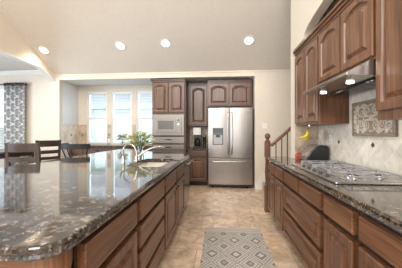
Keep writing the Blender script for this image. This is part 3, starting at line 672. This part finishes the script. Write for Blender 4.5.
# ------------------------------------------------------------------ newel and rail
nw = thing('newel_post', 'turned brown wooden newel post with ball top at the foot of the stairs', 'newel post', (.765, 3.79, 0))
nx, ny = .765, 3.79
MB().box(nx-.045, nx+.045, ny-.045, ny+.045, 0, .42).build('base', WZ, nw, bevel=.006)
MB().lathe((nx, ny, .42), [(.045, 0), (.03, .012), (.042, .03), (.03, .05), (.034, .10), (.040, .22), (.034, .34), (.028, .40), (.038, .42), (.028, .44), (.040, .46)], 18).build('turned_shaft', WZ, nw, smooth=True)
MB().box(nx-.042, nx+.042, ny-.042, ny+.042, .88, 1.13).build('block', WZ, nw, bevel=.006)
MB().lathe((nx, ny, 1.13), [(.042, 0), (.046, .01), (.030, .02), (.022, .035), (.030, .05), (.042, .072), (.045, .09), (.040, .112), (.024, .13), (.006, .137)], 18).build('finial', WZ, nw, smooth=True)
hr = thing('stair_railing', 'brown wooden handrail on thin dark iron balusters rising from the newel', 'railing', (1.2, 3.79, .9))
sl = (1.39-1.06)/(1.17-.81)
def rz(x): return 1.05+sl*(x-.81)
MB().obox((nx+.072, ny-.03, rz(nx+.072)-.03), (.737, 0, .676), (-.676, 0, .737), (0, 1, 0), .535, .05, .06).build('handrail', WX, hr, bevel=.012)
MB().prism([(.83, .12), (.83, .30), (1.22, .64), (1.22, .3)], 1, ny-.02, ny+.02).build('stringer', WX, hr)
for x in (.90, .99, 1.08): MB().tube([(x, ny, .2+.87*(x-.7)), (x, ny, rz(x)-.02)], .008, 8).build('baluster', M_bronze, hr)

# ------------------------------------------------------------------ rug
M_rug, nt, b = new_mat('woven_rug'); N = nt.nodes.new; L = nt.links.new
tc = N('ShaderNodeTexCoord'); sp = N('ShaderNodeSeparateXYZ'); L(tc.outputs['Object'], sp.inputs[0])
def mth(op, a, b_=None, c_=None):
    n = N('ShaderNodeMath'); n.operation = op
    for i, q in enumerate((a, b_, c_)):
        if q is None: continue
        if isinstance(q, (int, float)): n.inputs[i].default_value = q
        else: L(q, n.inputs[i])
    return n.outputs[0]
px_, py_ = .25, .32
u = mth('ABSOLUTE', mth('PINGPONG', mth('ADD', sp.outputs[0], 10.0), px_/2)); v = mth('PINGPONG', mth('ADD', sp.outputs[1], 9.93), py_/2)
dd = mth('ADD', mth('DIVIDE', u, px_/2), mth('DIVIDE', v, py_/2))       # 0..2 diamonds
wob = N('ShaderNodeTexNoise'); wob.inputs['Scale'].default_value = 40; L(tc.outputs['Object'], wob.inputs[0])
dd = mth('ADD', dd, mth('MULTIPLY', mth('SUBTRACT', wob.outputs[0], .5), .22))
r = N('ShaderNodeValToRGB'); r.color_ramp.interpolation = 'CONSTANT'; e = r.color_ramp.elements
A, B2, C2 = (.52, .49, .45, 1), (.20, .195, .195, 1), (.33, .32, .31, 1)
e[0].position = 0; e[0].color = A; e[1].position = .14; e[1].color = B2
for p, c_ in ((.27, A), (.33, C2), (.44, A), (.50, B2), (.56, A), (.62, C2), (.72, A), (.80, B2), (.92, C2)):
    k = e.new(p); k.color = c_
L(mth('MULTIPLY', dd, .5), r.inputs[0])
# plain pale band with faint stripes at each end
yy = mth('ABSOLUTE', sp.outputs[1]); band = mth('GREATER_THAN', yy, .83)
mx = N('ShaderNodeMix'); mx.data_type = 'RGBA'; L(band, mx.inputs[0]); L(r.outputs[0], mx.inputs[6])
st_ = N('ShaderNodeValToRGB'); st_.color_ramp.interpolation = 'CONSTANT'; st_.color_ramp.elements[0].color = (.50, .47, .43, 1); st_.color_ramp.elements[1].color = (.38, .36, .34, 1); st_.color_ramp.elements[1].position = .5
L(mth('FRACT', mth('MULTIPLY', sp.outputs[1], 20)), st_.inputs[0]); L(st_.outputs[0], mx.inputs[7]); L(mx.outputs[2], b.inputs['Base Color']); b.inputs['Roughness'].default_value = .95
mb = MB().box(-.19, .525, 1.12, 3.08, .0005, .010)
rug = mb.build('runner_rug', M_rug, None, bevel=.003, loc=(.1675, 2.10, 0)); tag(rug, 'grey and cream diamond patterned runner rug on the tile floor', 'rug')

# ------------------------------------------------------------------ countertop items, right
tb = thing('bread_box', 'black rounded bread box with steel rolled front on the right counter', 'bread box', (1.21, 3.06, .914))
prof = [(1.33, .9155), (1.33, 1.09), (1.31, 1.115), (1.24, 1.118), (1.18, 1.095), (1.12, 1.04), (1.085, .98), (1.075, .9155)]
MB().prism(prof, 1, 2.93, 3.20).build('body', M_black, tb, bevel=.008)
MB().prism([(1.232, 1.122), (1.172, 1.100), (1.112, 1.044), (1.075, .985), (1.065, .93), (1.073, .93), (1.084, .98), (1.119, 1.04), (1.179, 1.095), (1.238, 1.118)], 1, 2.96, 3.17).build('roll_front', M_steel, tb)
MB().tube([(1.063, 3.00, .97), (1.050, 3.00, .975), (1.050, 3.13, .975), (1.063, 3.13, .97)], .006, 8).build('handle', M_chrome, tb)
M_red = plain('red_glaze', (.50, .045, .03), .3)
mg = thing('mug', 'small red mug left of the black bread box', 'mug', (1.09, 3.24, .914))
mb = MB().lathe((1.085, 3.245, .9148), [(.028, 0), (.032, .01), (.034, .085), (.030, .085), (.028, .012), (.002, .012)], 16); mb.build('cup', M_red, mg, smooth=True)
MB().tube([(1.052, 3.245, .985), (1.032, 3.245, .975), (1.032, 3.245, .945), (1.053, 3.245, .937)], .005, 8).build('handle', M_red, mg, smooth=True)
# bananas on hook
hk = thing('banana_hook', 'small metal hook under the wall cabinet holding bananas', 'hook', (1.135, 3.02, 1.36))
MB().lathe((1.135, 3.02, 1.358), [(.018, 0), (.018, .0115)], 12).tube([(1.135, 3.02, 1.36), (1.135, 3.02, 1.335), (1.12, 3.02, 1.318), (1.105, 3.02, 1.325)], .004, 6).build('hook', M_chrome, hk)
M_ban = plain('banana_yellow', (.72, .55, .06), .5, noise=.15, nscale=30)
for i, (a, lab) in enumerate(((-.75, 'yellow banana hanging furthest out to the left of the bunch'), (-.4, 'yellow banana in the middle of the hanging bunch'), (-.02, 'yellow banana hanging straightest at the right of the bunch'))):
    P = []; R = []; dn = Vector((math.sin(a), 0, -math.cos(a))); pp = Vector((math.cos(a), 0, math.sin(a)))
    for k in range(14):
        t = k/13; R.append(.007 if k < 2 else (.006 if k == 13 else .0195*math.sin(PI*(.12+.78*t))**.6))
        p = dn*.145*t+pp*.040*math.sin(PI*t); P.append((1.10+p.x, 3.02+.040*(i-1)*min(1, t*4), 1.318+p.z))
    bn = thing('banana', lab, 'banana', (1.12, 3.02, 1.318), 'bananas on the hook')
    MB().tube(P, R, 8).build('fruit', M_ban, bn, smooth=True)

# ------------------------------------------------------------------ flowers
M_leaf = plain('leaf_green', (.24, .36, .12), .5, noise=.3, nscale=20); M_stem = plain('stem_green', (.12, .20, .07), .6)
M_cr = plain('pale_green_petals', (.62, .66, .32), .6, noise=.2, nscale=30); M_yel = plain('yellow_petals', (.75, .62, .12), .6); M_pink = plain('pink_petals', (.62, .22, .25), .6); M_wp = plain('cream_petals', (.80, .78, .62), .6); M_or = plain('orange_petals', (.70, .33, .12), .6)
def blossom(c, r, mat, parent):
    mb = MB(); mb.ball(c, r*.35, r*.35, r*.3, 8, 5)
    for ring_, (n_, tilt, L_) in enumerate(((6, .25, 1.0), (5, .8, .85))):
        for k in range(n_):
            a = 2*PI*k/n_+ring_*.5; d = Vector((math.cos(a)*math.cos(tilt), math.sin(a)*math.cos(tilt), math.sin(tilt))); s_ = Vector((-math.sin(a), math.cos(a), 0)); up = d.cross(s_)
            c_ = Vector(c); pts = [c_+d*r*.15, c_+d*r*.6*L_+s_*r*.32, c_+d*r*1.0*L_+up*(-.1*r), c_+d*r*.6*L_-s_*r*.32, c_+d*r*.55*L_-up*r*.12]
            mb.add(pts, [(0, 1, 4), (1, 2, 4), (2, 3, 4), (3, 0, 4), (0, 3, 2, 1)])
    return mb.build('blossom', mat, parent)
def bouquet(x, y, z, vr, vh, spread, h, nb, cols, nl, lab_b, lab_v, seed, glass):
    rnd = random.Random(seed)
    v = thing('vase', lab_v, 'vase', (x, y, z))
    MB().lathe((x, y, z+.0008), [(vr*.75, 0), (vr*.95, vh*.3), (vr*.85, vh*.7), (vr, vh), (vr-.004, vh), (vr*.85-.005, vh*.7), (vr*.95-.005, vh*.3), (vr*.75-.005, .006), (.001, .006)], 20, cap=False).build('body', glass, v, smooth=True)
    MB().lathe((x, y, z+vh), [(vr, 0), (vr+.004, .004), (vr-.002, .008), (vr-.005, 0), (vr, 0)], 20, cap=False).build('rim', glass, v, smooth=True)
    bq = thing('flower_bouquet', lab_b, 'flowers', (x, y, z+.02))
    ms = MB(); ml = MB(); heads = []
    for i in range(nb):
        a = rnd.uniform(0, 2*PI); q = math.sqrt(rnd.random())*spread; hh = z+h*(.62+.38*rnd.random())*(1-.35*(q/spread)**2)
        p = Vector((x+q*math.cos(a), y+q*math.sin(a)*.7, hh)); heads.append(p)
        b0 = Vector((x+.2*vr*math.cos(a), y+.2*vr*math.sin(a), z+.015)); m_ = Vector((x+.4*vr*math.cos(a), y+.4*vr*math.sin(a), z+vh))
        ms.tube([b0, m_, m_.lerp(p, .5)+Vector((0, 0, .01)), p], .0025, 5)
    ms.build('stems', M_stem, bq)
    for i in range(nl):
        a = rnd.uniform(0, 2*PI); q = (.25+.85*rnd.random())*spread; zz = z+vh+(h-vh)*rnd.uniform(-.02, .95)*(1-.3*(q/spread)**2)
        c = Vector((x+q*math.cos(a)*.85, y+q*math.sin(a)*.6, zz)); d = Vector((math.cos(a), math.sin(a), rnd.uniform(-.4, .9))).normalized(); s_ = d.cross(Vector((0, 0, 1))).normalized(); n_ = s_.cross(d); L_ = rnd.uniform(.05, .09); W_ = L_*.26
        ml.add([c-d*L_*.5, c-d*L_*.1+s_*W_+n_*.004, c+d*L_*.5, c-d*L_*.1-s_*W_+n_*.004, c-d*L_*.05-n_*.004, c-d*L_*.5+n_*.001], [(0, 4, 1), (1, 4, 2), (2, 4, 3), (3, 4, 0)])
    ml.build('leaves', M_leaf, bq, recalc=False)
    for i, p in enumerate(heads): blossom(p, rnd.uniform(.034, .055), cols[i % len(cols)], bq)
bouquet(-1.32, 3.75, .914, .055, .15, .25, .40, 46, [M_cr, M_wp, M_cr, M_wp, M_yel, M_wp], 130, 'large pale green and cream flower bouquet on the island near the faucet', 'clear glass vase holding the large pale green bouquet', 3, M_glass)
bouquet(-2.50, 5.74, .951, .05, .15, .14, .34, 16, [M_pink, M_yel, M_or, M_pink, M_cr], 40, 'small pink and yellow bouquet under the middle breakfast window', 'small glass vase holding the pink and yellow flowers', 5, M_glass)

# ------------------------------------------------------------------ dining set
def chair(label, cx, cy, rz_):
    c = thing('dining_chair', label, 'chair', (0, 0, 0), 'dark wood chairs around the dining table')
    MB().box(-.22, .22, -.22, .22, .62, .66).build('seat', CX, c, bevel=.01)
    for sx in (-1, 1):
        MB().obox((sx*.205-.02, .19, 0), (1, 0, 0), (0, 1, 0), Z, .04, .04, .62).build('leg', CZ, c)
        mb = MB(); P = [(-.225, 0), (-.225, .62), (-.28, 1.13), (-.24, 1.13), (-.185, .62), (-.185, 0)]
        mb.prism(P, 0, sx*.205-.02, sx*.205+.02); mb.build('leg', CZ, c, bevel=.003)
        MB().box(sx*.205-.012, sx*.205+.012, -.19, .19, .25, .29).build('stretcher', CZ, c)
    MB().box(-.185, .185, .20, .222, .25, .29).build('footrest', CZ, c)
    def slat(z0_, z1_, th=.018):
        mb = MB(); n = 10; f = []; bk = []
        for i in range(n+1):
            q = i/n; x = -.19+.38*q; off = -.03*math.sin(PI*q)
            f.append((x, off)); bk.append((x, off-th))
        def yb(z): return -.205-(z-.62)*.108
        vs = []
        for z in (z0_, z1_):
            vs += [(x, yb(z)+o, z) for x, o in f]+[(x, yb(z)+o, z) for x, o in bk]
        m = n+1; fs = []
        for i in range(n):
            fs += [(i, i+1, 2*m+i+1, 2*m+i), (m+i, m+i+1, 3*m+i+1, 3*m+i), (i, i+1, m+i+1, m+i), (2*m+i, 2*m+i+1, 3*m+i+1, 3*m+i)]
        fs += [(0, m, 3*m, 2*m), (n, m+n, 3*m+n, 2*m+n)]
        mb.add(vs, fs).build('back_slat', CX, c)
    slat(1.00, 1.125); slat(.86, .93); slat(.74, .80)
    c.location = (cx, cy, 0); c.rotation_euler.z = rz_
    return c
ch = chair('dark wood ladder back chair nearest the camera at the dining table', -2.82, 3.28, math.radians(10))
def place(label, x, y, r):
    c = dup(ch); c['label'] = label; c.location = (x, y, 0); c.rotation_euler.z = math.radians(r)
place('dark wood ladder back chair behind the nearest one, at the right end of the table', -3.60, 4.42, 60)
place('dark wood ladder back chair at the left edge of the photo', -4.15, 3.3, 8)
tbl = thing('dining_table', 'dark wood counter height dining table by the curtain', 'table', (-4.6, 4.15, 0))
MB().box(-5.4, -3.88, 3.62, 4.70, .885, .925).build('tabletop', CX, tbl, bevel=.006)
MB().box(-5.32, -3.96, 3.70, 4.62, .80, .885).build('apron', CX, tbl)
for x in (-5.32, -4.04):
    for y in (3.70, 4.54): MB().box(x, x+.08, y, y+.08, 0, .80).build('leg', CZ, tbl, bevel=.004)
bw = MB().lathe((-4.62, 3.95, .926), [(.05, 0), (.06, .01), (.13, .07), (.14, .09), (.128, .09), (.055, .018), (.002, .016)], 24)
tag(bw.build('bowl', plain('honey_wood', (.48, .23, .09), .45, noise=.2), None, smooth=True), 'honey brown wooden bowl on the dining table', 'bowl')
# bar stool at the island
bst = thing('bar_stool', 'black bar stool with low curved back beside the island', 'stool', (-2.56, 4.10, 0))
sx_, sy_ = -2.56, 4.10
MB().lathe((sx_, sy_, .62), [(.16, 0), (.205, .01), (.21, .04), (.19, .06), (.02, .052)], 24).build('seat', CX, bst, smooth=True)
for a in (45, 135, 225, 315):
    a = math.radians(a); MB().tube([(sx_+.14*math.cos(a), sy_+.14*math.sin(a), .62), (sx_+.22*math.cos(a), sy_+.22*math.sin(a), .0)], [.02, .015], 8).build('leg', M_blackm, bst)
MB().tube([(sx_+.19*math.cos(2*PI*k/20), sy_+.19*math.sin(2*PI*k/20), .22) for k in range(20)], .009, 6, True).build('foot_ring', M_bronze, bst)
ba = math.radians(245)   # direction of the back
vs = []; n = 18; fs = []
for i in range(n+1):
    a = ba+math.radians(-78+156*i/n)
    for rr, zz in ((.315, .985), (.315, 1.07), (.342, 1.08), (.342, .985)): vs.append((sx_+rr*math.cos(a), sy_+rr*math.sin(a), zz))
for i in range(n):
    for k in range(4): fs.append((i*4+k, i*4+(k+1) % 4, (i+1)*4+(k+1) % 4, (i+1)*4+k))
fs += [(0, 1, 2, 3), tuple(n*4+k for k in range(4))]
MB().add(vs, fs).build('back_rail', M_bpaint, bst)
for d in (-70, -24, 24, 70):
    a = ba+math.radians(d); MB().tube([(sx_+.19*math.cos(a), sy_+.19*math.sin(a), .66), (sx_+.27*math.cos(a), sy_+.27*math.sin(a), .83), (sx_+.328*math.cos(a), sy_+.328*math.sin(a), .99)], .011, 8).build('spindle', M_bpaint, bst, smooth=True)

# ------------------------------------------------------------------ recessed ceiling lights
ang = math.atan(SL)
spots = [(-3.78, 4.665), (-2.06, 4.625), (-1.1, 4.60), (.57, 4.60), (-2.6, 2.6), (-.4, 2.6), (-2.6, .2), (-.4, .2)]
lab = ['recessed ceiling light farthest left, above the dining side', 'second recessed ceiling light from the left', 'third recessed ceiling light from the left, above the oven tower', 'recessed ceiling light farthest right, above the refrigerator']
for i, (x, y) in enumerate(spots):
    z = vz(y); up = Vector((0, -SL, -1)).normalized() if y > .9 else Vector((0, 0, -1))
    t = thing('recessed_light', lab[i] if i < 4 else 'recessed ceiling light over the room behind the view', 'ceiling light', (x, y, z), 'recessed lights in the sloped ceiling')
    q = Vector((0, 0, 1)).rotation_difference(up).to_matrix()
    def disc(prof, nm, mat):
        mb = MB().lathe((0, 0, 0), prof, 24); mb.v = [tuple(q @ Vector(p)+Vector((x, y, z))) for p in mb.v]; return mb.build(nm, mat, t, smooth=True)
    disc([(.115, .0005), (.115, .006), (.082, .010), (.080, .002)], 'trim_ring', M_white)
    disc([(.078, .001), (.076, .004)], 'lens', M_lamp)
    l = bpy.data.lights.new('can_light', 'SPOT'); l.energy = 32; l.spot_size = math.radians(150); l.spot_blend = 1; l.shadow_soft_size = .07; l.color = (1, .86, .70)
    lo = bpy.data.objects.new('can_light', l); C.objects.link(lo); lo.location = Vector((x, y, z))+up*.03; lo.rotation_euler = (0, 0, 0)
# drop bookkeeping property
for o in bpy.data.objects:
    if '_l' in o: del o['_l']
